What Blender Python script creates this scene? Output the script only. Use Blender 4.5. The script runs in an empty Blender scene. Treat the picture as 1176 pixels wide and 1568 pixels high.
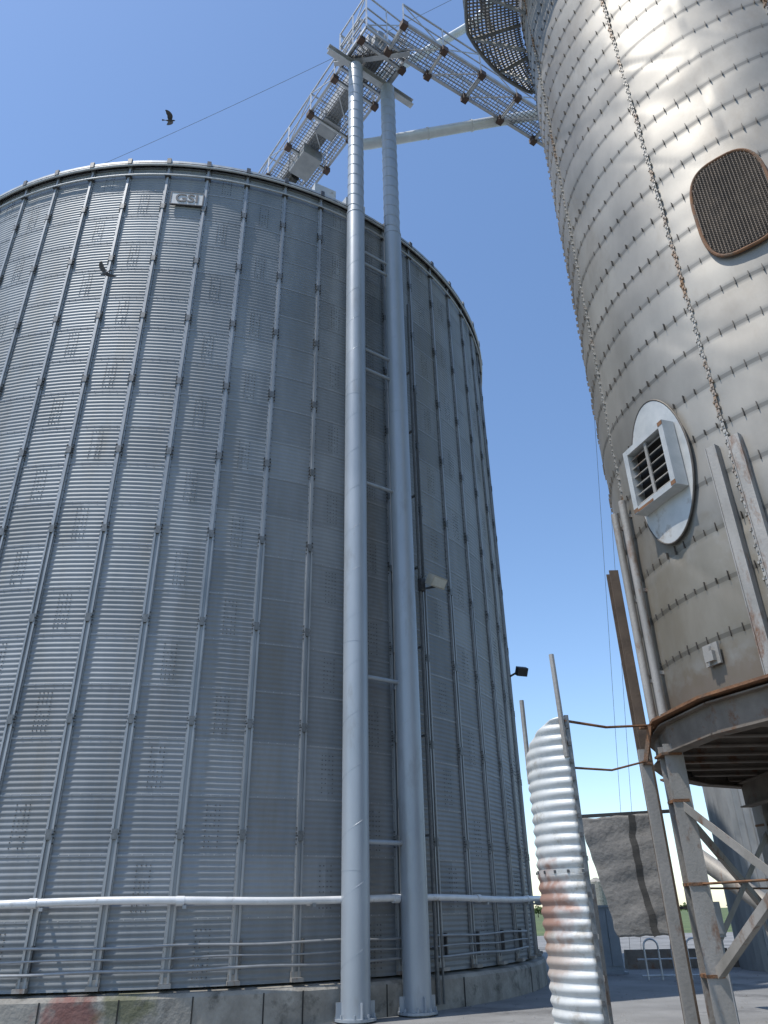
import bpy, math, random
from mathutils import Vector, Matrix, noise
random.seed(7)
D=math.radians
scn=bpy.context.scene
scn.view_settings.view_transform='Standard'
try: scn.view_settings.look='None'
except Exception: pass
scn.view_settings.exposure=0

# ---------------------------------------------------------------- materials
def M(name,c1,c2,metallic=0.0,rough=.5,scale=2.0,bump=0.0,bscale=25.0,streak=1.0,c3=None,c3t=.6,c3s=1.5,patches=(),attr=None,rvar=.12,soft=.12):
    m=bpy.data.materials.new(name); m.use_nodes=True
    nt=m.node_tree; N=nt.nodes; L=nt.links
    b=N['Principled BSDF']; b.inputs['Metallic'].default_value=metallic
    tc=N.new('ShaderNodeTexCoord'); mp=N.new('ShaderNodeMapping'); mp.inputs['Scale'].default_value=(1,1,streak)
    L.new(tc.outputs['Object'],mp.inputs['Vector'])
    n=N.new('ShaderNodeTexNoise'); n.inputs['Scale'].default_value=scale; n.inputs['Detail'].default_value=6; n.inputs['Roughness'].default_value=.62
    L.new(mp.outputs['Vector'],n.inputs['Vector'])
    r=N.new('ShaderNodeValToRGB'); r.color_ramp.elements[0].position=.33; r.color_ramp.elements[1].position=.68
    r.color_ramp.elements[0].color=(*c1,1); r.color_ramp.elements[1].color=(*c2,1)
    L.new(n.outputs['Fac'],r.inputs['Fac']); col=r.outputs['Color']
    def mix(col,color,fac):
        x=N.new('ShaderNodeMix'); x.data_type='RGBA'; x.inputs[7].default_value=(*color,1)
        L.new(fac,x.inputs[0]); L.new(col,x.inputs[6]); return x.outputs[2]
    if c3 is not None:
        n3=N.new('ShaderNodeTexNoise'); n3.inputs['Scale'].default_value=c3s; n3.inputs['Detail'].default_value=7; n3.inputs['Roughness'].default_value=.7
        L.new(mp.outputs['Vector'],n3.inputs['Vector'])
        r3=N.new('ShaderNodeValToRGB'); r3.color_ramp.elements[0].position=c3t; r3.color_ramp.elements[1].position=c3t+soft
        L.new(n3.outputs['Fac'],r3.inputs['Fac']); col=mix(col,c3,r3.outputs['Color'])
    for (ctr,rad,pc,amt) in patches:
        vs=N.new('ShaderNodeVectorMath'); vs.operation='SUBTRACT'; vs.inputs[1].default_value=ctr; L.new(tc.outputs['Object'],vs.inputs[0])
        vd=N.new('ShaderNodeVectorMath'); vd.operation='DIVIDE'; vd.inputs[1].default_value=rad; L.new(vs.outputs[0],vd.inputs[0])
        vl=N.new('ShaderNodeVectorMath'); vl.operation='LENGTH'; L.new(vd.outputs[0],vl.inputs[0])
        np_=N.new('ShaderNodeTexNoise'); np_.inputs['Scale'].default_value=6; np_.inputs['Detail'].default_value=6; L.new(tc.outputs['Object'],np_.inputs['Vector'])
        ad=N.new('ShaderNodeMath'); ad.operation='MULTIPLY_ADD'; L.new(np_.outputs['Fac'],ad.inputs[0]); ad.inputs[1].default_value=1.6; L.new(vl.outputs['Value'],ad.inputs[2])
        mr=N.new('ShaderNodeMapRange'); mr.inputs[1].default_value=1.35; mr.inputs[2].default_value=1.85; mr.inputs[3].default_value=amt; mr.inputs[4].default_value=0
        L.new(ad.outputs[0],mr.inputs[0]); col=mix(col,pc,mr.outputs[0])
    if attr:
        a=N.new('ShaderNodeAttribute'); a.attribute_name=attr
        h=N.new('ShaderNodeHueSaturation'); L.new(col,h.inputs['Color']); L.new(a.outputs['Fac'],h.inputs['Value']); col=h.outputs['Color']
    L.new(col,b.inputs['Base Color'])
    mr=N.new('ShaderNodeMapRange'); mr.inputs[3].default_value=rough-rvar; mr.inputs[4].default_value=rough+rvar
    L.new(n.outputs['Fac'],mr.inputs[0]); L.new(mr.outputs[0],b.inputs['Roughness'])
    if bump>0:
        nb=N.new('ShaderNodeTexNoise'); nb.inputs['Scale'].default_value=bscale; nb.inputs['Detail'].default_value=5
        L.new(tc.outputs['Object'],nb.inputs['Vector'])
        bp=N.new('ShaderNodeBump'); bp.inputs['Strength'].default_value=bump; bp.inputs['Distance'].default_value=.02
        L.new(nb.outputs['Fac'],bp.inputs['Height']); L.new(bp.outputs['Normal'],b.inputs['Normal'])
    return m

m_wall=M('galvanised_wall',(.195,.21,.22),(.285,.30,.31),.35,.60,1.3,0,streak=.18,attr='tone',c3=(.20,.185,.155),c3t=.50,c3s=.5,soft=.28)
m_lap=M('galvanised_lap',(.24,.25,.26),(.33,.34,.35),.35,.55,.9,streak=.3)
m_rib=M('galvanised_rib',(.26,.27,.275),(.37,.38,.385),.4,.5,3,streak=.3)
m_roof=M('galvanised_roof',(.38,.39,.39),(.50,.51,.51),.4,.5,3)
m_boltm=M('bolt_weathered',(.12,.125,.125),(.20,.205,.205),.4,.5,20)
m_boltd=M('bolt_dark',(.07,.07,.07),(.14,.14,.14),.5,.5,20)
m_boltl=M('bolt_zinc',(.38,.39,.39),(.55,.56,.56),.6,.4,20)
m_pipe=M('painted_column',(.29,.325,.36),(.37,.405,.44),.15,.38,1.2,streak=.3,c3=(.25,.26,.26),c3t=.56,c3s=2.0,soft=.2)
m_pipel=M('light_spout',(.50,.52,.53),(.62,.64,.65),.15,.45,2)
m_white=M('white_pipe',(.58,.59,.59),(.72,.72,.72),.1,.4,3,c3=(.40,.37,.33),c3t=.58,c3s=4)
m_conc=M('old_concrete',(.20,.185,.16),(.35,.33,.29),0,.85,2.5,.6,18,c3=(.10,.095,.08),c3t=.54,c3s=1.8,
   patches=[((-5.0,13.7,.25),(.5,.6,.42),(.22,.085,.07),.75),((-4.2,14.0,.4),(.5,.5,.35),(.11,.115,.045),.65)])
m_yard=M('yard_concrete',(.16,.158,.152),(.25,.248,.24),0,.9,.6,.5,30,c3=(.10,.098,.095),c3t=.54,c3s=.35)
m_grass=M('field_grass',(.05,.08,.025),(.12,.15,.05),0,.95,.2,.3,3)
m_silo=M('weathered_steel_sheet',(.205,.192,.168),(.31,.292,.258),.38,.54,.8,.04,7,streak=.45,c3=(.17,.145,.11),c3t=.50,c3s=.6,soft=.28,attr='tone',rvar=.07,
   patches=[((4.1,9.0,3.9),(1.8,1.8,.42),(.15,.095,.055),.5),((4.1,9.0,5.0),(1.6,1.6,1.2),(.17,.14,.09),.4)])
m_seam=M('seam_metal',(.28,.26,.225),(.42,.40,.365),.4,.55,8,c3=(.22,.125,.06),c3t=.50,c3s=.9)
m_tick=M('seam_slot_dark',(.06,.055,.048),(.13,.11,.09),.3,.6,9)
m_rust=M('rusty_steel',(.13,.065,.035),(.25,.125,.06),.15,.8,5,.4,40,c3=(.12,.09,.065),c3t=.5,c3s=3)
m_post=M('brown_post',(.09,.065,.048),(.15,.11,.08),.15,.7,3,.2,40)
m_leg=M('painted_leg_steel',(.24,.228,.205),(.36,.34,.315),.2,.6,2.5,.2,30,c3=(.17,.09,.05),c3t=.55,c3s=3.5,streak=.4)
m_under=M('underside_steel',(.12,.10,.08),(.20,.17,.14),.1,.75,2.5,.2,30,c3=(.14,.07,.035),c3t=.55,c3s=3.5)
m_brown=M('brown_block',(.065,.042,.034),(.10,.062,.05),.1,.7,6)
m_truss=M('galvanised_truss',(.38,.39,.40),(.52,.53,.54),.4,.45,3)
m_grate=M('grating_steel',(.17,.17,.17),(.28,.28,.27),.4,.6,5)
m_cond=M('conveyor_grey',(.26,.27,.28),(.37,.38,.39),.3,.5,2)
m_dark=M('dark_void',(.015,.014,.012),(.03,.028,.025),0,.8,4)
m_shadow_strip=M('board_shadow_strip',(.05,.048,.045),(.08,.076,.07),0,.8,4)  # dark colour for the painted shadow stripe on the hanging board
m_back=M('screen_backing_brown',(.07,.058,.048),(.12,.10,.08),0,.85,3)
m_plate=M('grey_white_plate',(.42,.43,.42),(.55,.55,.53),.3,.5,3,c3=(.33,.30,.26),c3t=.58,c3s=3)
m_cul=M('white_corrugated',(.48,.48,.46),(.63,.63,.60),.2,.55,2.5,.1,20,c3=(.36,.33,.28),c3t=.56,c3s=3,
   patches=[((1.72,9.6,1.66),(.50,.5,.50),(.28,.13,.08),.85),((1.72,9.6,1.15),(.45,.5,.3),(.36,.24,.17),.6)])
m_mesh=M('rusty_mesh',(.12,.095,.075),(.22,.17,.13),.2,.8,6,.2,40)
m_board=M('weathered_board',(.13,.125,.118),(.24,.23,.215),0,.85,3,.7,14,streak=3.0,c3=(.09,.085,.078),c3t=.52,c3s=3,soft=.2)
m_cab=M('cabinet_blue_grey',(.16,.19,.22),(.22,.25,.28),0,.5,3)
m_lamp=M('beige_lamp',(.36,.34,.28),(.45,.42,.36),0,.5,6)
m_glass=M('lamp_lens',(.5,.5,.45),(.6,.6,.55),0,.15,6,rvar=.05)
m_black=M('black_paint',(.02,.02,.02),(.035,.035,.035),0,.5,5)
m_bird=M('bird_feather',(.02,.02,.022),(.05,.05,.055),0,.7,20)
m_bird2=M('pigeon_feather',(.06,.062,.07),(.13,.135,.15),0,.7,20)
m_sign=M('sign_face',(.46,.46,.45),(.56,.56,.55),.1,.5,5)
m_ink=M('sign_ink',(.05,.055,.06),(.09,.09,.095),0,.5,5)
m_leaf=M('leaf',(.03,.06,.015),(.09,.13,.035),0,.8,1)
m_bark=M('bark',(.06,.045,.03),(.12,.09,.06),0,.9,3)
m_wire=M('cable',(.12,.12,.12),(.2,.2,.2),.2,.5,3)

# ---------------------------------------------------------------- geometry helpers
class G:
    def __init__(s): s.v=[]; s.f=[]
    def box(s,c,ux,uy,uz,sx,sy,sz):
        c=Vector(c); i=len(s.v)
        for a in(-.5,.5):
            for b in(-.5,.5):
                for d in(-.5,.5): s.v.append(c+ux*(a*sx)+uy*(b*sy)+uz*(d*sz))
        s.f+=[(i,i+1,i+3,i+2),(i+4,i+6,i+7,i+5),(i,i+4,i+5,i+1),(i+2,i+3,i+7,i+6),(i,i+2,i+6,i+4),(i+1,i+5,i+7,i+3)]
    def abox(s,c,sx,sy,sz): s.box(c,Vector((1,0,0)),Vector((0,1,0)),Vector((0,0,1)),sx,sy,sz)
    def beam(s,p0,p1,w,h,up=Vector((0,0,1))):
        p0=Vector(p0);p1=Vector(p1); d=p1-p0; l=d.length; d=d.normalized()
        if abs(d.dot(up))>.99: up=Vector((1,0,0))
        x=d.cross(up).normalized(); z=x.cross(d).normalized()
        s.box((p0+p1)/2,x,d,z,w,l,h)
    def angle(s,p0,p1,w,t=.012,up=Vector((0,0,1)),flip=1):
        p0=Vector(p0);p1=Vector(p1); d=(p1-p0).normalized()
        if abs(d.dot(up))>.99: up=Vector((0,1,0))
        x=d.cross(up).normalized()*flip; z=x.cross(d).normalized()
        l=(p1-p0).length; c=(p0+p1)/2
        s.box(c,x,d,z,w,l,t); s.box(c+x*(w/2-t/2)+z*(w/2+t/2),x,d,z,t,l,w)
    def hbeam(s,p0,p1,w,h,up=Vector((0,0,1)),t=.02):
        p0=Vector(p0);p1=Vector(p1); d=(p1-p0); l=d.length; d=d.normalized()
        if abs(d.dot(up))>.99: up=Vector((0,1,0))
        x=d.cross(up).normalized(); z=x.cross(d).normalized(); c=(p0+p1)/2
        s.box(c+z*(h/2),x,d,z,w,l,t); s.box(c-z*(h/2),x,d,z,w,l,t); s.box(c,x,d,z,t,l,h-t)
    def tube(s,pts,r,n=10,caps=True):
        pts=[Vector(p) for p in pts]; base=len(s.v); ref=None
        for k,p in enumerate(pts):
            t=(pts[min(k+1,len(pts)-1)]-pts[max(k-1,0)]).normalized()
            if ref is None:
                ref=Vector((0,0,1)) if abs(t.z)<.9 else Vector((1,0,0))
            x=t.cross(ref).normalized(); y=x.cross(t).normalized(); ref=y
            rr=r[k] if isinstance(r,(list,tuple)) else r
            for j in range(n):
                a=2*math.pi*j/n; s.v.append(p+x*(math.cos(a)*rr)+y*(math.sin(a)*rr))
        for k in range(len(pts)-1):
            for j in range(n):
                a=base+k*n+j; b=base+k*n+(j+1)%n; s.f.append((a,b,b+n,a+n))
        if caps:
            s.f.append(tuple(base+j for j in reversed(range(n)))); e=base+(len(pts)-1)*n; s.f.append(tuple(e+j for j in range(n)))
    def quad(s,a,b,c,d):
        i=len(s.v); s.v+=[Vector(a),Vector(b),Vector(c),Vector(d)]; s.f.append((i,i+1,i+2,i+3))
    def bolt(s,c,n,t,w,h,dep):
        i=len(s.v); u=Vector((0,0,1)); c=Vector(c)
        for k,(a,b) in enumerate(((-.5,-.5),(.5,-.5),(.5,.5),(-.5,.5))): s.v.append(c+t*(a*w)+u*(b*h))
        for k,(a,b) in enumerate(((-.35,-.35),(.35,-.35),(.35,.35),(-.35,.35))): s.v.append(c+t*(a*w)+u*(b*h)+n*dep)
        s.f+=[(i+4,i+5,i+6,i+7)]+[(i+k,i+(k+1)%4,i+4+(k+1)%4,i+4+k) for k in range(4)]
    def make(s,name,mat,parent=None,smooth=False,attr=None):
        me=bpy.data.meshes.new(name); me.from_pydata([tuple(p) for p in s.v],[],s.f); me.update()
        if smooth: me.polygons.foreach_set('use_smooth',[True]*len(me.polygons))
        if attr is not None:
            a=me.attributes.new('tone','FLOAT','FACE'); a.data.foreach_set('value',attr)
        me.materials.append(mat); o=bpy.data.objects.new(name,me); scn.collection.objects.link(o)
        if parent: o.parent=parent
        if smooth is True and len(s.v)<60000:
            try:
                bpy.context.view_layer.objects.active=o; o.select_set(True)
                bpy.ops.object.shade_smooth_by_angle(angle=D(40)); o.select_set(False)
            except Exception: pass
        return o
def E(name):
    o=bpy.data.objects.new(name,None); scn.collection.objects.link(o); o.empty_display_size=.3; return o
Z=Vector((0,0,1))
class Cyl:
    def __init__(s,x,y,az0): s.x=x;s.y=y;s.a=az0
    def n(s,psi): a=D(s.a-psi); return Vector((math.sin(a),math.cos(a),0))
    def t(s,psi): a=D(s.a-psi); return Vector((-math.cos(a),math.sin(a),0))
    def p(s,psi,r,z): n=s.n(psi); return Vector((s.x+r*n.x,s.y+r*n.y,z))
    def box(s,g,psi,r,z,w,dep,h): g.box(s.p(psi,r,z),s.t(psi),s.n(psi),Z,w,dep,h)

# ================================================================ BIG GRAIN BIN
B=Cyl(-6.53,24.21,164.9); BR=10.40; Z0=.60; NR=20; RH=19.7/NR; ZT=Z0+RH*NR
bin_=E('grain_bin')
g=G(); tones=[]; NC=120; WPR=10; NW=NR*WPR; SP=8
rnd={}
def tone(ring,psi):
    off=(0,12)[ring%2]; k=math.floor((psi-3.6-off)/18.0)%20
    key=(ring,k)
    if key not in rnd: rnd[key]=random.uniform(.88,1.10)
    return rnd[key]
for i in range(NW*SP+1):
    z=Z0+(ZT-Z0)*i/(NW*SP); rr=BR+.0062*math.cos(2*math.pi*i/SP)
    for j in range(NC):
        psi=.6+3*j; g.v.append(B.p(psi,rr,z))
for i in range(NW*SP):
    ring=i//(WPR*SP)
    for j in range(NC):
        a=i*NC+j; b=i*NC+(j+1)%NC; g.f.append((a,b,b+NC,a+NC)); tones.append(tone(ring,.6+3*j+1.5))
g.make('corrugated_wall',m_wall,bin_,smooth='all',attr=tones)
g=G(); gs=G(); gb=G(); kn=G()
for k in range(60):
    psi=.6+6*k
    q=((psi+180)%360)-180
    if abs(q)>100: continue
    zz=Z0
    while zz<ZT-.1:
        z1=min(zz+2*RH+(.33 if zz==Z0 else 0),ZT)
        low=zz<7.5
        B.box(g,psi,BR+.014,(zz+z1)/2,.17 if low else .13,.008,z1-zz-.03)
        for sgn in((-1,1) if low else (0,)):
            off=sgn*2.6/10
            B.box(g,psi+off,BR+.038,(zz+z1)/2,.035 if low else .055,.045,z1-zz-.03)
        B.box(gs,psi,BR+.045,z1,.10,.05,.17)
        for dz in(-.14,-.05,.05,.14):
            for dx in(-.38,.38): gb.bolt(B.p(psi+dx,BR+.017,z1+dz),B.n(psi),B.t(psi),.028,.028,.035)
        nb=int((z1-zz)/.21)
        for q2 in range(nb):
            for dx in(-.34,.34):
                gb.bolt(B.p(psi+dx,BR+.017,zz+.1+q2*.21),B.n(psi),B.t(psi),.018,.018,.014)
        zz=z1
    B.box(kn,psi,BR+.10,ZT+.08,.11,.16,.20)
    B.box(kn,psi,BR+.06,ZT-.42,.16,.10,.07)
g.make('stiffener_ribs',m_rib,bin_); gs.make('rib_splices',m_boltm,bin_); gb.make('rib_bolts',m_boltd,bin_); kn.make('eave_clips',m_boltd,bin_)
g1=G(); g2=G()
for ring in range(NR):
    zs=Z0+RH*ring
    if ring>0:
        psi=-90
        while psi<92:
            g2.bolt(B.p(psi,BR+.009,zs),B.n(psi),B.t(psi),.016,.016,.008); psi+=.95+random.uniform(-.02,.02)
    off=(0,12)[ring%2]
    for k in range(-6,7):
        psi=3.6+off+18*k
        if abs(psi)>92: continue
        for row in range(9):
            for c in range(4):
                if c in(1,2) and random.random()<.35: continue
                pp=psi+(c-1.5)*.42
                g1.bolt(B.p(pp,BR+.004,zs+.13+row*.0865),B.n(pp),B.t(pp),.020,.020,.009)
g1.make('vertical_lap_bolts',m_boltd,bin_); g2.make('ring_bolts',m_boltl,bin_)
g=G()
for ring in range(1,NR):
    for j in range(-33,33):
        a=.6+3*j; b=a+3
        z=Z0+RH*ring
        g.quad(B.p(a,BR+.0080,z-.022),B.p(b,BR+.0080,z-.022),B.p(b,BR+.0100,z+.01),B.p(a,BR+.0100,z+.01))
g.make('lap_strips',m_lap,bin_)
g=G(); n=180
for r,z in((BR+.16,ZT+.02),(BR+.16,ZT+.10),(1.0,ZT+5.1),(.9,ZT+5.5),(.01,ZT+5.6)):
    for j in range(n): g.v.append(B.p(j*2,r,z))
for k in range(4):
    for j in range(n): a=k*n+j;b=k*n+(j+1)%n; g.f.append((a,b,b+n,a+n))
g.make('roof_cone',m_roof,bin_)
g=G(); g.tube([B.p(-100+2*i,BR+.13,ZT-.03) for i in range(101)],.035,8); g.tube([B.p(-100+2*i,BR+.10,ZT-.42) for i in range(101)],.028,8)
g.make('wind_rings',m_roof,bin_)
g=G()
for psi in(14,20): B.box(g,psi,BR-.5,ZT+.75,.7,.5,.5)
g.make('roof_vents',m_plate,bin_)
g=G(); FR=BR+.22
prof=[(FR,-.05),(FR,.48),(FR-.04,.54),(BR-.3,.59)]
for r,z in prof:
    for j in range(180): g.v.append(B.p(j*2,r+noise.noise(Vector((j*.7,z*3,0)))*.012,z))
for k in range(3):
    for j in range(180): a=k*180+j;b=k*180+(j+1)%180; g.f.append((a,b,b+180,a+180))
g.make('concrete_foundation',m_conc,bin_)
g=G()
for psi in(-34,-20,-9.4,-3,3.1,9.3,13,22,33,50): B.box(g,psi,FR+.004,.24,.02,.012,.5)
g.make('foundation_joints',m_dark,bin_)
g=G()
for k in range(-16,17):
    psi=.6+6*k; B.box(g,psi,BR+.1,.64,.2,.14,.06); B.box(g,psi,BR+.04,.70,.18,.03,.12)
g.make('anchor_feet',m_leg,bin_)

per=E('perimeter_pipe')
g=G(); PR=BR+.30
g.tube([B.p(-75+1.5*i,PR,1.85+.02*math.sin(i*.3)) for i in range(101)],.062,14)
g.make('pipe',m_white,per,smooth=True)
g=G()
for psi in(-52,-29,-11.2,1.2,23,36,50):
    a=B.p(psi-.35,PR,1.85);b=B.p(psi+.35,PR,1.85); g.tube([a,b],.078,14)
g.make('couplings',m_white,per,smooth=True)
g=G()
for psi in range(-71,75,12):
    B.box(g,psi+.6,BR+.17,1.77,.05,.30,.03); B.box(g,psi+.6,PR,1.76,.06,.12,.05)
g.make('brackets',m_rib,per)
con=E('wall_conduit')
g=G()
for z,r in((1.2,.020),(1.03,.016),(.86,.024)): g.tube([B.p(-75+2*i,BR+.16,z+.012*math.sin(i*.9+z*9)) for i in range(64)],r,8)
g.make('conduits',m_rib,con,smooth=True)
g=G()
for k in range(-12,9): B.box(g,.6+6*k+.5,BR+.10,1.04,.03,.08,.42)
g.make('conduit_clips',m_boltd,con)

sg=E('bin_sign'); psi=-8.0; sz=18.98
g=G(); B.box(g,psi,BR+.06,sz,.84,.02,.44); g.make('sign_plate',m_sign,sg)
g=G()
for w,h,dx,dz in((.88,.03,0,.235),(.88,.03,0,-.235)): B.box(g,psi,BR+.065,sz+dz,w,.03,h)
for dx in(-1,1): g.box(B.p(psi,BR+.065,sz)+B.t(psi)*(dx*.435),B.t(psi),B.n(psi),Z,.03,.03,.44)
g.make('sign_frame',m_ink,sg)
cu=bpy.data.curves.new('letters','FONT'); cu.body='GSI'; cu.size=.44; cu.extrude=.006; cu.align_x='CENTER'; cu.align_y='CENTER'; cu.offset=.006
cu.materials.append(m_ink)
to=bpy.data.objects.new('letters',cu); scn.collection.objects.link(to); to.parent=sg
nn=B.n(psi); X=Z.cross(nn)
mt=Matrix((X,Z,nn)).transposed().to_4x4(); mt.translation=B.p(psi,BR+.08,sz); to.matrix_world=mt

# ================================================================ SUPPORT COLUMNS
C1=Vector((-.655,15.08,0)); C2=Vector((.42,15.86,0)); CT=27.0
for nm,c,zt in(('support_column',C1,CT),('support_column',C2,CT)):
    e=E(nm)
    g=G(); g.tube([c,c+Z*19.7],.258,36); g.tube([c+Z*19.7,c+Z*zt],.240,36); g.make('shaft',m_pipe,e,smooth=True)
    g=G(); g.tube([c+Z*.03,c+Z*.07],.36,24)
    for k in range(8):
        a=k*math.pi/4; g.tube([c+Vector((math.cos(a)*.32,math.sin(a)*.32,.07)),c+Vector((math.cos(a)*.32,math.sin(a)*.32,.13))],.022,6)
    for k in range(4):
        a=k*math.pi/2+.4; d=Vector((math.cos(a),math.sin(a),0)); g.box(c+d*.30+Z*.18,d,Z.cross(d),Z,.10,.015,.24)
    g.tube([c+Z*19.64,c+Z*19.72],.268,36)
    g.make('base_plate',m_pipe,e)
    g=G()
    for z in(2.3,6.6,13.0): g.tube([c+Z*z,c+Z*(z+.02)],.261,36)
    pts=[]
    for i in range(900):
        a=i*.13; pts.append(c+Vector((math.cos(a)*.257,math.sin(a)*.257,.2+i*19.3/900)))
    g.tube(pts,.004,4)
    pts=[]
    for i in range(500):
        a=-i*.2; pts.append(c+Vector((math.cos(a)*.240,math.sin(a)*.240,19.8+i*7.1/500)))
    g.tube(pts,.012,5)
    g.make('weld_seams',m_pipe,e,smooth=True)
e=E('column_bracing'); g=G()
for z in(2.8,5.95,10.65,14.1,14.75,17.9,18.35): g.tube([C1+Z*z,C2+Z*z],.045,10)
for z in(2.8,5.95,10.65,14.1,17.9):
    for c in(C1,C2):
        d=Vector((B.x-c.x,B.y-c.y,0)); dd=d.length-BR; g.beam(c+Z*z,c+Z*z+d.normalized()*dd,.06,.06)
g.make('struts',m_pipe,e,smooth=True)
e=E('cross_head_beam'); g=G(); g.hbeam((-1.55,14.5,27.13),(1.3,16.5,27.13),.2,.26)
g.hbeam((-1.4,15.1,27.36),(1.2,14.8,27.36),.16,.2)
g.make('beam',m_truss,e)

e=E('wall_floodlight'); g=G(); LP=28.6; P=B.p(LP,BR+.25,0)
g.tube([P+Z*.1,P+Z*17.5],.04,8); g.tube([P+Z*.1+B.t(LP)*.16,P+Z*14.5+B.t(LP)*.16],.02,8)
for z in range(1,17,2): B.box(g,LP,BR+.13,z,.06,.24,.04)
g.make('riser',m_boltm,e,smooth=True)
g=G(); T=B.t(LP); Nn=B.n(LP); c=P+Z*8.55+T*.20+Nn*.35
dn=(Nn*.6-Z*.4).normalized(); up=T.cross(dn).normalized()
g.box(c,T,dn,up,.46,.22,.26); g.box(c-dn*.14,T,dn,up,.30,.12,.18); g.make('housing',m_lamp,e)
g=G(); g.box(c+dn*.115,T,dn,up,.40,.01,.20); g.make('lens',m_glass,e)
g=G(); g.beam(P+Z*8.4,c-Z*.12,.04,.04); B.box(g,LP,BR+.3,8.5,.14,.12,.3); g.make('arm',m_boltd,e)
e=E('bin_floodlight'); g=G(); c=B.p(66,BR+.3,8.1); T=B.n(66)
g.beam(B.p(66,BR,7.95),c,.05,.05); u=Vector((.3,-.8,-.5)).normalized(); x=u.cross(Z).normalized(); y=x.cross(u)
g.box(c+T*.1,x,u,y,.34,.18,.26); g.box(c+T*.1-u*.12,x,u,y,.2,.1,.16); g.make('housing',m_black,e)

# ================================================================ CATWALK BRIDGES
def bridge(name,p0,d,length,width,side,rail=1.15,step=1.62,conveyor=False):
    e=E(name); d=Vector(d).normalized(); w=d.cross(Z).normalized()*side; p0=Vector(p0)
    g=G(); gb=G(); gr=G()
    n=int(length/step)
    ups=Z*rail
    for s in(0,1):
        o=p0+w*(width*s)
        g.angle(o,o+d*length,.10,up=Z)
        g.beam(o+ups,o+ups+d*length,.05,.05); g.beam(o+ups*.5,o+ups*.5+d*length,.035,.035)
        for k in range(n+1):
            q=o+d*(k*step); g.beam(q,q+ups,.05,.05)
            if k<n:
                g.beam(q,q+ups+d*step,.03,.03) if k%2 else g.beam(q+ups,q+d*step,.03,.03)
            gb.box(q-Z*.09,d,w,Z,.22,.22,.22)
    for k in range(n+1):
        q=p0+d*(k*step); g.hbeam(q-Z*.07,q+w*width-Z*.07,.08,.12)
        if k<n: g.beam(q-Z*.02,q+w*width+d*step-Z*.02,.035,.035)
        if conveyor and k%2==0:
            g.beam(q+ups,q+w*width+ups,.05,.05)
    m=int(width/.11)
    for i in range(1,m):
        o=p0+w*(width*i/m)+Z*.05; gr.beam(o,o+d*length,.018,.035)
    for i in range(int(length/.13)):
        o=p0+d*(i*.13)+Z*.06; gr.beam(o,o+w*width,.022,.014)
    g.make('truss',m_truss,e); gb.make('clamp_blocks',m_brown,e); gr.make('walkway_grating',m_grate,e)
    if conveyor:
        g=G(); o=p0+w*(width*.5); g.beam(o+Z*.55,o+Z*.55+d*length,.55,.62)
        for k in range(int(length/2.4)): q=o+d*(1+k*2.4)+Z*.55; g.box(q,d,w,Z,.06,.66,.74)
        q=o+d*5.0-Z*.15; g.box(q,d,w,Z,1.1,.8,.5); q=o+d*3.4+Z*.2; g.box(q,d,w,Z,.7,.7,.5)
        g.make('drag_conveyor',m_cond,e)
        g=G(); g.tube([o+d*5.8+Z*-.1,o+d*6.5+Z*-.1],.18,14); g.make('motor',m_black,e)
    return e
bridge('conveyor_catwalk',(-.45,14.35,27.4),(-.6,.8,0),12.4,1.72,1,conveyor=True)
bridge('access_catwalk',(.45,14.75,27.4),(.85,.53,0),12.5,1.0,1)
e=E('head_platform'); g=G(); gr=G(); a=Vector((-.25,13.95,27.35)); u=Vector((.8,.6,0)); v=Vector((-.6,.8,0))
for i in range(16): gr.beam(a+u*(i*.11),a+u*(i*.11)+v*1.6,.012,.035)
for i in range(10): gr.beam(a+v*(i*.16),a+v*(i*.16)+u*1.7,.016,.014)
for p,q in((a,a+u*1.7),(a+u*1.7,a+u*1.7+v*1.6),(a+v*1.6,a),(a+u*1.7+v*1.6,a+v*1.6)):
    g.beam(p,q,.06,.12)
    for h in(.6,1.15,1.9): g.beam(p+Z*h,q+Z*h,.045,.045)
    g.beam(p,p+Z*1.9,.06,.06); g.beam(p+Z*.1,q+Z*1.9,.03,.03); g.beam((p+q)/2,(p+q)/2+Z*1.9,.045,.045)
g.make('frame',m_truss,e); gr.make('grating',m_grate,e)
g=G(); g.box(a+u*.9+v*1+Z*.75,u,v,Z,.7,.7,.8); g.tube([a+u*.9+v*.3+Z*.9,a+u*.9+v*.8+Z*.9],.2,14); g.make('conveyor_head',m_cond,e)
e=E('grain_spout'); g=G(); g.tube([(-.7,17.0,25.6),(-.2,17.05,25.75),(3.9,17.4,27.25),(9.0,17.9,29.1)],.19,16)
for t in(.1,.5,.9):
    p=Vector((-.2,17.05,25.75)).lerp(Vector((3.9,17.4,27.25)),t); q=Vector((4.1,.35,1.5)).normalized(); g.tube([p,p+q*.05],.22,16)
g.make('spout',m_pipel,e,smooth=True)
e=E('grain_spout'); g=G(); g.tube([(.1,16.2,28.3),(.6,16.4,28.9),(4.1,16.9,33.0),(8,14,37)],.16,16); g.make('spout',m_pipel,e,smooth=True)

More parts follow.
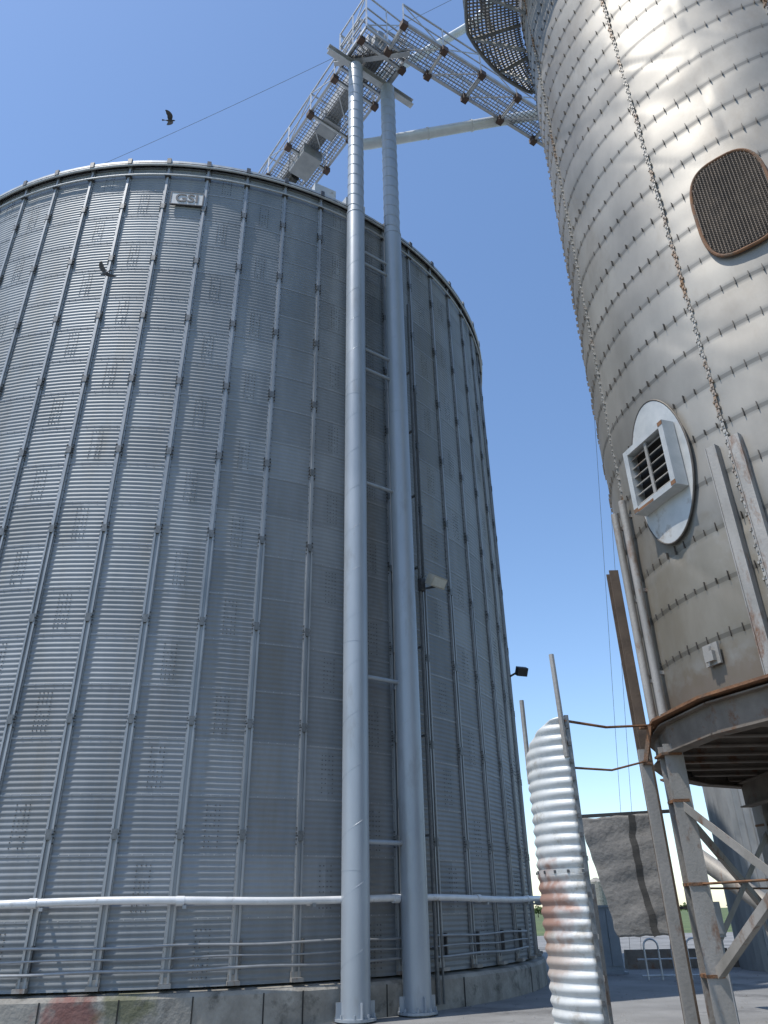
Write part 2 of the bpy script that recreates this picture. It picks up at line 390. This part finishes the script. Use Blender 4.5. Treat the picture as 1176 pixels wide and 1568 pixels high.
# ================================================================ OLD STEEL SILO
S=Cyl(7.38,10.09,216.2); SR=3.68; SZ0=3.83; SH=.66; SN=32; SZT=SZ0+SH*SN
silo=E('steel_silo')
g=G(); tn=[]; NC=360; SUB=12
seams=[-18.2+36*k for k in range(10)]
def sdist(psi):
    q=(psi+18.2)%36; return min(q,36-q)
for i in range(SN*SUB+1):
    z=SZ0+SH*i/SUB; f=(i%SUB)/SUB
    for j in range(NC):
        psi=j
        p=S.p(psi,SR,z)
        d=noise.noise(p*.75)*.036+noise.noise(p*1.7+Vector((5,1,9)))*.014
        cr=noise.noise(Vector((psi*.06+z*.8,z*.30,3.3)))
        d-=.034*max(0,.14-abs(cr))/.14*max(0,noise.noise(p*.45+Vector((9,3,1)))+.10)
        bul=.0050*math.sin(math.pi*f)**.7 if f>0 else 0
        sd=sdist(psi); pk=-.008*max(0,1-sd/2.4)*(.6+.4*math.sin(z*12))
        lap=.012*(1-f)
        low=1.0 if z>5.6 else .35
        g.v.append(S.p(psi,SR-.036+d*low+bul+pk+lap,z))
for i in range(SN*SUB):
    ring=i//SUB
    for j in range(NC):
        a=i*NC+j;b=i*NC+(j+1)%NC; g.f.append((a,b,b+NC,a+NC))
        k=(ring,int(((j+18.2)%360)//36))
        if k not in rnd: rnd[k]=random.uniform(.84,1.14)
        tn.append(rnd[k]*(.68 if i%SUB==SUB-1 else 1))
g.make('shell',m_silo,silo,smooth='all',attr=tn)
g=G()
for ring in range(1,SN):
    z=SZ0+SH*ring; psi=-115.0
    while psi<75:
        if sdist(psi)>1.2:
            S.box(g,psi,SR-.020,z-.01,.008,.034,.105+random.uniform(-.04,.02))
        psi+=2.9+random.uniform(-.1,.1)
g.make('seam_slots',m_tick,silo)
g=G(); gl=G()
for s in range(10):
    psi0=seams[s]; q=((psi0+180)%360)-180
    if abs(q)>110: continue
    z=SZ0+.05; k=0
    while z<SZT-.1:
        w=.35*math.sin(z*5.8); S.box(gl,psi0+w*.25,SR-.018,z+.035,.040,.02,.095)
        g.bolt(S.p(psi0+(.42 if k%2 else -.42)+w*.3,SR-.034,z),S.n(psi0),S.t(psi0),.028,.042,.036)
        g.bolt(S.p(psi0+w*.25,SR-.010,z+.03),S.n(psi0),S.t(psi0),.026,.026,.018)
        z+=.105; k+=1
g.make('vertical_seam_bolts',m_seam,silo); gl.make('vertical_seam_lap',m_seam,silo)
g=G(); n=72
for r,z in((SR+.1,SZT),(SR+.1,SZT+.08),(.5,SZT+2.2),(.01,SZT+2.3)):
    for j in range(n): g.v.append(S.p(j*5,r,z))
for k in range(3):
    for j in range(n): a=k*n+j;b=k*n+(j+1)%n; g.f.append((a,b,b+n,a+n))
g.make('roof',m_silo,silo,attr=[1.0]*len(g.f))
g=G(); i=len(g.v); g.v.append(Vector((S.x,S.y,SZ0-.08)))
for j in range(n): g.v.append(S.p(j*5,SR-.06,SZ0-.08))
for j in range(n): g.f.append((0,1+j,1+(j+1)%n))
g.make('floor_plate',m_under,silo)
g=G()
for k in range(-5,6):
    y=k*.62; hw=math.sqrt(max(.1,(SR-.15)**2-y*y)); g.hbeam((S.x-hw,S.y+y,SZ0-.24),(S.x+hw,S.y+y,SZ0-.24),.12,.26)
for k in(-1,1):
    x=S.x+k*1.4; hw=math.sqrt((SR-.1)**2-1.96); g.hbeam((x,S.y-hw,SZ0-.58),(x,S.y+hw,SZ0-.58),.2,.36)
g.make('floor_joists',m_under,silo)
g=G(); g.tube([(S.x,S.y,SZ0-.1),(S.x,S.y,SZ0-.5),(S.x,S.y,SZ0-1.3),(S.x,S.y,SZ0-1.6)],[.9,.9,.22,.22],20); g.make('discharge_cone',m_leg,silo)
g=G(); gf=G()
for k in range(20):
    a=-18.2+18*k; b=a+18
    rr=(SR+.02)/math.cos(D(9))*.995
    g.hbeam(S.p(a,rr-.06,SZ0-.26),S.p(b,rr-.06,SZ0-.26),.2,.36)
    A=S.p(a,rr+.12,SZ0-.03);Bq=S.p(b,rr+.12,SZ0-.03);C=S.p(b,rr-.3,SZ0-.03);Dq=S.p(a,rr-.3,SZ0-.03)
    i=len(gf.v); gf.v+=[A,Bq,C,Dq]+[p+Z*.035 for p in(A,Bq,C,Dq)]
    gf.f+=[(i,i+3,i+2,i+1),(i+4,i+5,i+6,i+7),(i,i+1,i+5,i+4),(i+2,i+3,i+7,i+6)]
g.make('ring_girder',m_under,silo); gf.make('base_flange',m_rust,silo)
g=G(); gr=G(); legs=[]
for k in range(10):
    psi=-55.4+36*k; c=S.p(psi,SR-.02,0); legs.append(c)
    t=S.t(psi); nn=S.n(psi)
    g.box(c+Z*1.77+t*.11,t,nn,Z,.02,.24,3.46); g.box(c+Z*1.77-t*.11,t,nn,Z,.02,.24,3.46); g.box(c+Z*1.77,t,nn,Z,.20,.02,3.46)
    g.box(c+Z*.06,t,nn,Z,.45,.45,.04)
    for z in(.9,1.85,2.8): gr.box(c+Z*z+nn*.02,t,nn,Z,.27,.20,.035)
    gr.box(c+Z*3.37+nn*.04,t,nn,Z,.34,.26,.03)
    for z in(.9,1.85,2.8):
        for dz in(-.1,.1): g.bolt(c+Z*(z+dz)+nn*.02,nn,t,.05,.05,.05)
for k in range(10):
    a=legs[k];b=legs[(k+1)%10]
    if k in(0,5,7): g.angle(a+Z*2.75,b+Z*1.25,.09); g.angle(a+Z*.8,b+Z*2.3,.09)
    elif k not in(8,9): g.angle(a+Z*.5,b+Z*3.1,.08)
    gr.tube([a+Z*1.85,b+Z*1.85],.016,6)
g.angle(legs[0]+Z*.9,legs[9]+Z*2.7,.08)
g.angle(legs[9]+Z*.9,legs[8]+Z*2.7,.08); g.angle(legs[9]+Z*2.9,legs[8]+Z*1.0,.08)
g.make('legs',m_leg,silo); gr.make('rusty_clips',m_rust,silo)
g=G(); c=Vector((3.56,10.75,0)); g.hbeam(c,c+Z*6.25,.14,.16,up=Vector((0,1,0))); g.make('outer_post',m_post,silo)
g=G(); c2=Vector((3.45,10.45,0)); g.box(c2+Z*1.75,Vector((1,0,0)),Vector((0,1,0)),Z,.14,.05,3.5); g.make('outer_leg',m_leg,silo)
g=G()
for psi in(-57.5,-51.0):
    g.tube([S.p(psi,SR+.085,3.82),S.p(psi,SR+.085,7.05)],.058,12)
    for z in(4.4,5.6,6.8): S.box(g,psi,SR+.02,z,.05,.10,.05)
g.make('stiffener_tubes',m_leg,silo,smooth=True)
g=G()
for psi in(-21.3,-16.4):
    S.box(g,psi,SR+.06,5.33,.12,.02,2.99); g.box(S.p(psi,SR+.03,5.33)+S.t(psi)*.067,S.t(psi),S.n(psi),Z,.012,.1,2.99); g.box(S.p(psi,SR+.03,5.33)-S.t(psi)*.067,S.t(psi),S.n(psi),Z,.012,.1,2.99)
g.make('stiffener_channels',m_leg,silo)
def patch(g,psi0,z0,out,r):
    i=len(g.v); g.v.append(S.p(psi0,r,z0))
    for u,v in out: g.v.append(S.p(psi0+math.degrees(u/SR),r,z0+v))
    n=len(out)
    for k in range(n): g.f.append((i,i+1+k,i+1+(k+1)%n))
def obround(w,h,pw=2.6,n=48):
    o=[]
    for k in range(n):
        a=2*math.pi*k/n; c,s=math.cos(a),math.sin(a)
        o.append((w/2*math.copysign(abs(c)**(2/pw),c),h/2*math.copysign(abs(s)**(2/pw),s)))
    return o
SW=.96;sc_=-3.2
g=G(); patch(g,sc_,10.40,obround(SW,1.78,3.2),SR+.030); g.make('screen_backing',m_back,silo)
g=G(); o=obround(SW+.05,1.83,3.2)
g.tube([S.p(sc_+math.degrees(u/SR),SR+.03,10.40+v) for u,v in o+o[:1]],.026,8)
g.make('screen_rim',m_rust,silo,smooth=True)
g=G()
def inside(u,v,w=SW,h=1.78,p=3.2): return abs(2*u/w)**p+abs(2*v/h)**p<1
for i in range(-11,12):
    u=i*.043; vm=max([v*.02 for v in range(47) if inside(u,v*.02)] or [0])
    if vm: g.beam(S.p(sc_+math.degrees(u/SR),SR+.045,10.40-vm),S.p(sc_+math.degrees(u/SR),SR+.045,10.40+vm),.014,.010,up=S.n(sc_))
for i in range(-20,21):
    v=i*.045; um=max([u*.01 for u in range(50) if inside(u*.01,v)] or [0])
    if um:
        dd=math.degrees(um/SR)
        g.tube([S.p(sc_-dd+dd*2*q/4,SR+.050,10.40+v) for q in range(5)],.007,4)
g.make('rusty_screen',m_mesh,silo)
pv=-35.2; zv=7.0
g=G(); o=obround(1.18,2.25,2.0,56); patch(g,pv,zv,o,SR+.040); g.make('vent_plate',m_plate,silo)
g=G(); g.tube([S.p(pv+math.degrees(u/SR),SR+.035,zv+v) for u,v in o+o[:1]],.014,6); g.make('plate_rim',m_tick,silo)
g=G(); t=S.t(pv); nn=S.n(pv); c=S.p(pv,SR+.12,zv)
for dx in(-.41,.41): g.box(c+t*dx,t,nn,Z,.09,.2,1.02)
for dz in(-.47,.47): g.box(c+Z*dz,t,nn,Z,.73,.195,.09)
g.make('vent_frame',m_plate,silo)
g=G(); g.box(c-nn*.07,t,nn,Z,.74,.01,.86); g.make('vent_void',m_dark,silo)
g=G()
for k in range(6):
    zz=-.36+k*.145; dn=(nn*.7-Z*.7).normalized(); g.box(c+Z*zz+nn*.02,t,dn,t.cross(dn),.73,.09,.012)
g.box(c+nn*.06,t,nn,Z,.05,.02,.85)
g.make('vent_louvres',m_leg,silo)
g=G()
for dx,dz in((-.41,-.47),(.41,-.47),(.41,.47)): g.box(c+t*dx+Z*dz+nn*.1,t,nn,Z,.09,.01,.06)
g.box(c+t*-.2-Z*.49+nn*.09,t,nn,Z,.35,.02,.04)
g.make('vent_rust',m_rust,silo)
g=G()
S.box(g,-32.5,SR+.03,4.28,.24,.03,.26); S.box(g,-32.5,SR+.07,4.25,.14,.06,.12); g.tube([S.p(-33,SR+.08,4.15),S.p(-32,SR+.08,4.37)],.015,6)
g.make('sample_hatch',m_leg,silo)

pf=E('silo_platform'); g=G(); gr=G(); pz=22.0
def ro(psi):
    if psi>-67: return 5.05
    return 5.05+(psi+67)/30*(5.05-SR-.42)
ps=[-97+i*1.0 for i in range(98)]
for psi in ps: gr.beam(S.p(psi,SR+.02,pz),S.p(psi,ro(psi),pz),.035,.03)
k=0
while SR+.08+k*.1<5.05:
    r=SR+.08+k*.1
    pts=[S.p(p,r,pz+.02) for p in ps if ro(p)>=r]
    if len(pts)>1: gr.tube(pts,.022,4)
    k+=1
for z,rr in((pz-.04,.05),(pz+.55,.025),(pz+1.1,.03)): g.tube([S.p(-97,SR,z)]+[S.p(p,ro(p),z) for p in ps],rr,6)
for p in range(-97,2,7):
    g.tube([S.p(p,ro(p),pz),S.p(p,ro(p),pz+1.1)],.025,6)
    if p%2:
        g.beam(S.p(p,SR,pz-.06),S.p(p,ro(p),pz-.06),.07,.1); g.beam(S.p(p,SR,pz-1.2),S.p(p,ro(p)-.1,pz-.1),.06,.06)
g.make('frame_and_rail',m_grate,pf); gr.make('grating',m_grate,pf)
g=G(); g.hbeam((3.6,13.0,25.0),(2.2,10.0,25.5),.15,.2); g.hbeam((2.4,10.2,22),(2.4,10.2,27),.12,.14); g.make('upper_frame',m_grate,pf)

# ================================================================ WHITE CORRUGATED SHIELD
cs=E('corrugated_shield'); CX,CY,CR=2.23,9.66,.50
g=G(); rows=28*8; cols=36
def ztop(a): return 3.36+.32*max(0,math.cos(D(a-185)))-.12*max(0,math.cos(D(a-300)))
for i in range(rows+1):
    for j in range(cols+1):
        a=190+j*(180.0/cols); f=i/rows; z=f*ztop(a); r=CR+.0120*math.cos(2*math.pi*z/.122)+.014*noise.noise(Vector((a*.03,z,1)))
        g.v.append(Vector((CX+r*math.sin(D(a)),CY+r*math.cos(D(a)),z)))
for i in range(rows):
    for j in range(cols): a=i*(cols+1)+j; g.f.append((a,a+1,a+cols+2,a+cols+1))
o=g.make('sheet',m_cul,cs,smooth='all')
md=o.modifiers.new('t','SOLIDIFY'); md.thickness=.006; md.offset=-1
g=G(); gb=G()
for a in(189,10.5):
    p=Vector((CX+(CR)*math.sin(D(a)),CY+(CR)*math.cos(D(a)),0)); g.abox(p+Z*(ztop(min(a,370))/2)+Vector((.012,0,0)),.05,.035,ztop(a)+.02)
    for k in range(18): gb.abox(p+Vector((.0,-.03,.15+k*.2)),.03,.03,.045)
g.make('edge_flange',m_boltm,cs)
g=G()
p=Vector((CX+CR*math.sin(D(194)),CY+CR*math.cos(D(194))-.02,0)); g.tube([p+Z*3.2,p+Z*4.45+Vector((-.03,0,0))],.032,8)
p=Vector((CX+CR*math.sin(D(292)),CY+CR*math.cos(D(292)),0)); g.tube([p+Z*3.0,p+Z*4.05],.030,8)
g.make('posts',m_leg,cs,smooth=True)
for k in range(10):
    a=192+k*18
    gb.abox((CX+(CR+.02)*math.sin(D(a)),CY+(CR+.02)*math.cos(D(a)),1.985),.025,.025,.03)
gb.make('bolts',m_boltd,cs)
g=G()
for (r,z) in((CR+.018,1.96),(CR+.022,2.01)):
    for j in range(37): a=190+j*5; g.v.append(Vector((CX+r*math.sin(D(a)),CY+r*math.cos(D(a)),z)))
for j in range(36): g.f.append((j,j+1,j+38,j+37))
g.make('lap_band',m_cul,cs,smooth=True)
e=E('tie_rods'); g=G()
g.tube([(2.14,9.15,3.62),(2.8,9.75,3.66),(3.55,10.35,3.80)],.017,6); g.tube([(2.2,9.2,3.08),(2.8,9.8,3.14),(3.45,10.4,3.34)],.014,6)
g.abox((3.52,10.35,3.78),.18,.08,.05); g.beam((3.45,10.4,3.34),(3.55,10.3,3.78),.03,.06); g.abox((3.46,10.4,3.32),.12,.06,.05)
g.make('rods',m_rust,e)
e=E('angle_post'); g=G(); g.angle((2.58,10.9,0),(2.50,10.9,3.0),.06); g.angle((2.66,11.0,0),(2.66,11.0,1.9),.04)
for k in range(6): g.abox((2.58,10.86,.4+k*.45),.05,.05,.06)
g.make('post',m_leg,e)

e=E('hanging_board'); g=G(); TL=Vector((2.98,12.65,2.86));TR=Vector((4.10,12.35,2.90));BL=Vector((3.30,12.55,1.24));BRr=Vector((4.06,12.33,1.26))
nu,nv=40,50
def bpos(h,f):
    p=TL.lerp(TR,h).lerp(BL.lerp(BRr,h),f); p.y+=noise.noise(Vector((h*2.0,f*4,2)))*.035+.006*math.sin(f*34+h*3); p.x+=noise.noise(Vector((0,f*8,7)))*.03
    p.z+=noise.noise(Vector((h*7,0,f*2)))*.02; return p
for i in range(nv+1):
    for j in range(nu+1): g.v.append(bpos(j/nu,i/nv))
for i in range(nv):
    for j in range(nu): a=i*(nu+1)+j; g.f.append((a,a+1,a+nu+2,a+nu+1))
o=g.make('sheet',m_board,e,smooth='all'); md=o.modifiers.new('t','SOLIDIFY'); md.thickness=.02
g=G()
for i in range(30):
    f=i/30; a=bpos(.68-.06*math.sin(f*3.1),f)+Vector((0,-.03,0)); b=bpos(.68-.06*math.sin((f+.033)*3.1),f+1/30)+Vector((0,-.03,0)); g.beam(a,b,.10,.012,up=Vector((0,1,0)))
g.make('shadow_strip',m_shadow_strip,e)  # added dark strip following the board, imitates a pole's cast shadow
g=G(); g.beam((2.85,12.72,2.90),(4.5,12.3,2.92),.04,.05); g.beam((3.3,12.7,1.6),(4.49,12.4,1.6),.04,.04); g.make('hanger',m_black,e)

e=E('grain_auger'); g=G(); g.tube([(7.0,12.6,.5),(5.6,15.5,2.6)],.16,14); g.abox((7.0,12.4,.45),.7,.6,.7); g.tube([(6.4,14.2,.1),(6.2,14.3,1.6)],.03,6); g.make('auger_tube',m_leg,e,smooth=True)
e=E('control_box'); g=G(); g.abox((4.52,12.1,1.45),.30,.16,.44); g.abox((4.52,12.01,1.45),.24,.02,.36); g.tube([(4.5,12.1,1.2),(4.5,12.1,.1)],.02,6); g.tube([(4.62,12.1,1.2),(4.62,12.1,.1)],.02,6); g.make('box',m_cond,e)
sb=E('small_grain_bin'); g=G(); n=140; bx,by,brr=13.2,25.0,3.0
for z in(0,5.2):
    for j in range(n): a=2*math.pi*j/n; r=brr+.05*(1 if j%2 else -1); g.v.append(Vector((bx+r*math.sin(a),by+r*math.cos(a),z)))
for j in range(n): g.f.append((j,(j+1)%n,n+(j+1)%n,n+j))
i=len(g.v); g.v.append(Vector((bx,by,6.8)))
for j in range(n): g.f.append((n+j,n+(j+1)%n,i))
g.make('shell',m_rib,sb)

# ================================================================ BACKGROUND THINGS
e=E('electrical_cabinet'); g=G(); g.abox((6.15,24.7,.85),.62,.5,1.6); g.abox((6.15,24.7,1.68),.7,.58,.06); g.abox((6.15,24.7,.03),.8,.7,.06)
g.abox((6.0,24.44,.9),.27,.02,1.4); g.abox((6.3,24.44,.9),.27,.02,1.4); g.abox((6.17,24.42,.95),.03,.03,.16); g.make('cabinet',m_cab,e)
e=E('pipe_handrail'); g=G()
for x in(6.45,7.15,7.55):
    pts=[(x,22.2,0),(x,22.2,.75)]+[(x+.18-.18*math.cos(a),22.2,.75+.16*math.sin(a)) for a in [k*math.pi/8 for k in range(1,8)]]+[(x+.36,22.2,.75),(x+.36,22.2,0)]
    g.tube(pts,.025,8)
g.tube([(6.3,22.2,.1),(8.2,22.2,.1)],.025,8); g.tube([(6.3,22.4,.45),(8.4,22.4,.45)],.02,8)
g.make('rails',m_truss,e,smooth=True)
e=E('concrete_barrier'); g=G()
for k in range(4):
    x=7.1+k*1.6; i=len(g.v)
    for dx in(0,1.5):
        for dy,z in((-.25,0),(-.2,.15),(-.09,.5),(.09,.5),(.2,.15),(.25,0)): g.v.append(Vector((x+dx,26.5+dy,z)))
    g.f+=[tuple(i+q for q in range(6)),tuple(i+6+q for q in reversed(range(6)))]+[(i+q,i+q+6,i+(q+1)%6+6,i+(q+1)%6) for q in range(6)]
g.make('blocks',m_under,e)
e=E('grain_elevator_tower'); g=G(); az=D(13.8); cx,cy=200*math.sin(az),200*math.cos(az)
g.tube([(cx,cy,0),(cx,cy,7.2),(cx,cy,7.3),(cx,cy,8.2)],[1.9,1.9,1.9,.4],20); g.tube([(cx+5,cy+8,0),(cx+5,cy+8,5)],1.8,20); g.abox((cx-4,cy+3,2),5,4,4); g.make('tower',m_conc,e)
e=E('distant_trees'); g=G(); tr=G()
for k in range(34):
    az=D(9+k*1.0+random.uniform(-.4,.4)); d=random.uniform(220,300); x,y=d*math.sin(az),d*math.cos(az); h=random.uniform(1.6,3.2)
    if 13.2<math.degrees(az)<14.3: h=1.6
    tr.tube([(x,y,0),(x,y,h*.6)],[.15,.06],5)
    for q in range(110):
        v=Vector((random.gauss(0,1),random.gauss(0,1),random.gauss(0,.8))).normalized()*random.uniform(.3,1)
        c=Vector((x+v.x*h*.9,y+v.y*h*.9,h*.60+v.z*h*.4)); s=random.uniform(.15,.4)
        a=Vector((random.uniform(-1,1),random.uniform(-1,1),random.uniform(-1,1))).normalized(); b=a.cross(Vector((random.uniform(-1,1),random.uniform(-1,1),.5))).normalized()
        g.quad(c-a*s-b*s,c+a*s-b*s*.6,c+a*s*.8+b*s,c-a*s+b*s*.7)
g.make('foliage',m_leaf,e); tr.make('trunks',m_bark,e)
g=G(); g.quad((-2500,-2500,0),(2500,-2500,0),(2500,2500,0),(-2500,2500,0)); g.make('ground',m_grass)
g=G(); g.quad((-60,-40,.004),(60,-40,.004),(60,62,.004),(-60,62,.004)); g.make('concrete_yard',m_yard)
g=G()
for k in range(1400):
    x=random.uniform(-8,14);y=random.uniform(10,30)
    if (x-B.x)**2+(y-B.y)**2<FR**2: continue
    s=random.uniform(.008,.035); i=len(g.v)
    for a in range(5): g.v.append(Vector((x+s*math.cos(a*1.26+k),y+s*math.sin(a*1.26+k),.004)))
    g.v.append(Vector((x,y,.004+s*.8)))
    for a in range(5): g.f.append((i+a,i+(a+1)%5,i+5))
g.make('gravel_debris',m_yard)

e=E('overhead_cable'); g=G()
a=Vector((-24.5,28.8,35.5)); b=Vector((6,16.6,36.4)); pts=[a.lerp(b,i/30)-Z*(.7*4*(i/30)*(1-i/30)) for i in range(31)]
g.tube(pts,.009,5); g.make('cable',m_wire,e)
e=E('guy_wires'); g=G(); g.tube([(7.8,28.6,0),(6.2,13.7,26)],.006,4); g.tube([(8.2,28.7,0),(6.5,13.7,26)],.006,4); g.make('wires',m_wire,e)

# ================================================================ BIRDS
def bird(name,loc,head,bank,wl,wr,mat,sc=1.0):
    e=E(name); g=G()
    st=[(-.17,.004,.0),(-.13,.014,.0),(-.07,.034,-.003),(-.01,.050,-.006),(.05,.048,-.004),(.095,.034,.004),(.12,.027,.012),(.145,.028,.017),(.165,.022,.017),(.178,.009,.013),(.20,.002,.008)]
    g.tube([(x,0,z) for x,r,z in st],[r for x,r,z in st],12)
    i=len(g.v); n=5
    for k in range(n+1):
        a=D(180-16+32*k/n); g.v.append(Vector((-.10+.035*math.cos(a),.6*.05*math.sin(a),.004))); g.v.append(Vector((-.10+.17*math.cos(a),.17*math.sin(a)*1.0,.002)))
    for k in range(n): g.f.append((i+2*k,i+2*k+1,i+2*k+3,i+2*k+2))
    for side,fl in((1,wl),(-1,wr)):
        stn=[(.02,.085,-.06),(.08,.105,-.065),(.14,.115,-.075),(.20,.095,-.095),(.26,.05,-.115),(.30,-.005,-.125),(.325,-.07,-.13)]
        y=0;z=.02;prev=0;i=len(g.v)
        for q,(s_,l,tq) in enumerate(stn):
            ang=D(fl)*(1.0 if s_<.14 else .72); ds=s_-prev; prev=s_
            y+=math.cos(ang)*ds; z+=math.sin(ang)*ds
            th=.010*(1-s_/.4)
            mid=l*.6+tq*.4
            jag=-.012 if q%2 else 0
            g.v+=[Vector((l,side*y,z)),Vector((mid,side*y,z+th)),Vector((tq+jag,side*y,z)),Vector((mid,side*y,z-th*.4))]
        for q in range(len(stn)-1):
            o=i+4*q
            for m_ in range(4): g.f.append((o+m_,o+(m_+1)%4,o+4+(m_+1)%4,o+4+m_))
        g.f.append((o+4,o+5,o+6,o+7))
    ob=g.make('body_and_wings',mat,e,smooth=True)
    e.location=loc; e.rotation_euler=(D(bank),D(-6),D(head)); e.scale=(sc,)*3
bird('flying_bird',(-6.1,13.77,22.35),10,12,15,50,m_bird,.82)
bird('flying_pigeon',(-5.9,11.57,13.84),150,-20,62,-10,m_bird2,.72)

# ================================================================ LIGHT, WORLD, CAMERA
az,el=D(-118),D(65.5)
sd=Vector((math.sin(az)*math.cos(el),math.cos(az)*math.cos(el),math.sin(el)))
l=bpy.data.lights.new('sun','SUN'); l.energy=4.6; l.angle=D(.53); l.color=(1,.955,.89)
lo=bpy.data.objects.new('sun',l); scn.collection.objects.link(lo); lo.rotation_euler=sd.to_track_quat('Z','Y').to_euler(); lo.location=(-20,-10,40)
w=bpy.data.worlds.new('World'); scn.world=w; w.use_nodes=True; nt=w.node_tree
sky=nt.nodes.new('ShaderNodeTexSky'); sky.sky_type='NISHITA'; sky.sun_disc=False; sky.sun_elevation=el; sky.sun_rotation=az%(2*math.pi)
sky.altitude=0; sky.air_density=1.0; sky.dust_density=.4; sky.ozone_density=2.6
bg=nt.nodes['Background']; bg.inputs['Strength'].default_value=.15
hs=nt.nodes.new('ShaderNodeHueSaturation'); hs.inputs['Saturation'].default_value=1.05; hs.inputs['Value'].default_value=1.45
nt.links.new(sky.outputs['Color'],hs.inputs['Color']); nt.links.new(hs.outputs['Color'],bg.inputs['Color'])
cam=bpy.data.cameras.new('camera'); co=bpy.data.objects.new('camera',cam); scn.collection.objects.link(co); scn.camera=co
cam.sensor_fit='VERTICAL'; cam.sensor_height=36; cam.sensor_width=27; cam.lens=26.13; cam.clip_start=.1; cam.clip_end=6000
pt=D(28.4); ro_=.0204
R=Vector((1,0,0));U=Vector((0,-math.sin(pt),math.cos(pt)));F=Vector((0,math.cos(pt),math.sin(pt)))
cx=(R-U*ro_).normalized(); cy=(R*ro_+U).normalized()
mw=Matrix((cx,cy,-F)).transposed().to_4x4(); mw.translation=Vector((0,0,1.6)); co.matrix_world=mw
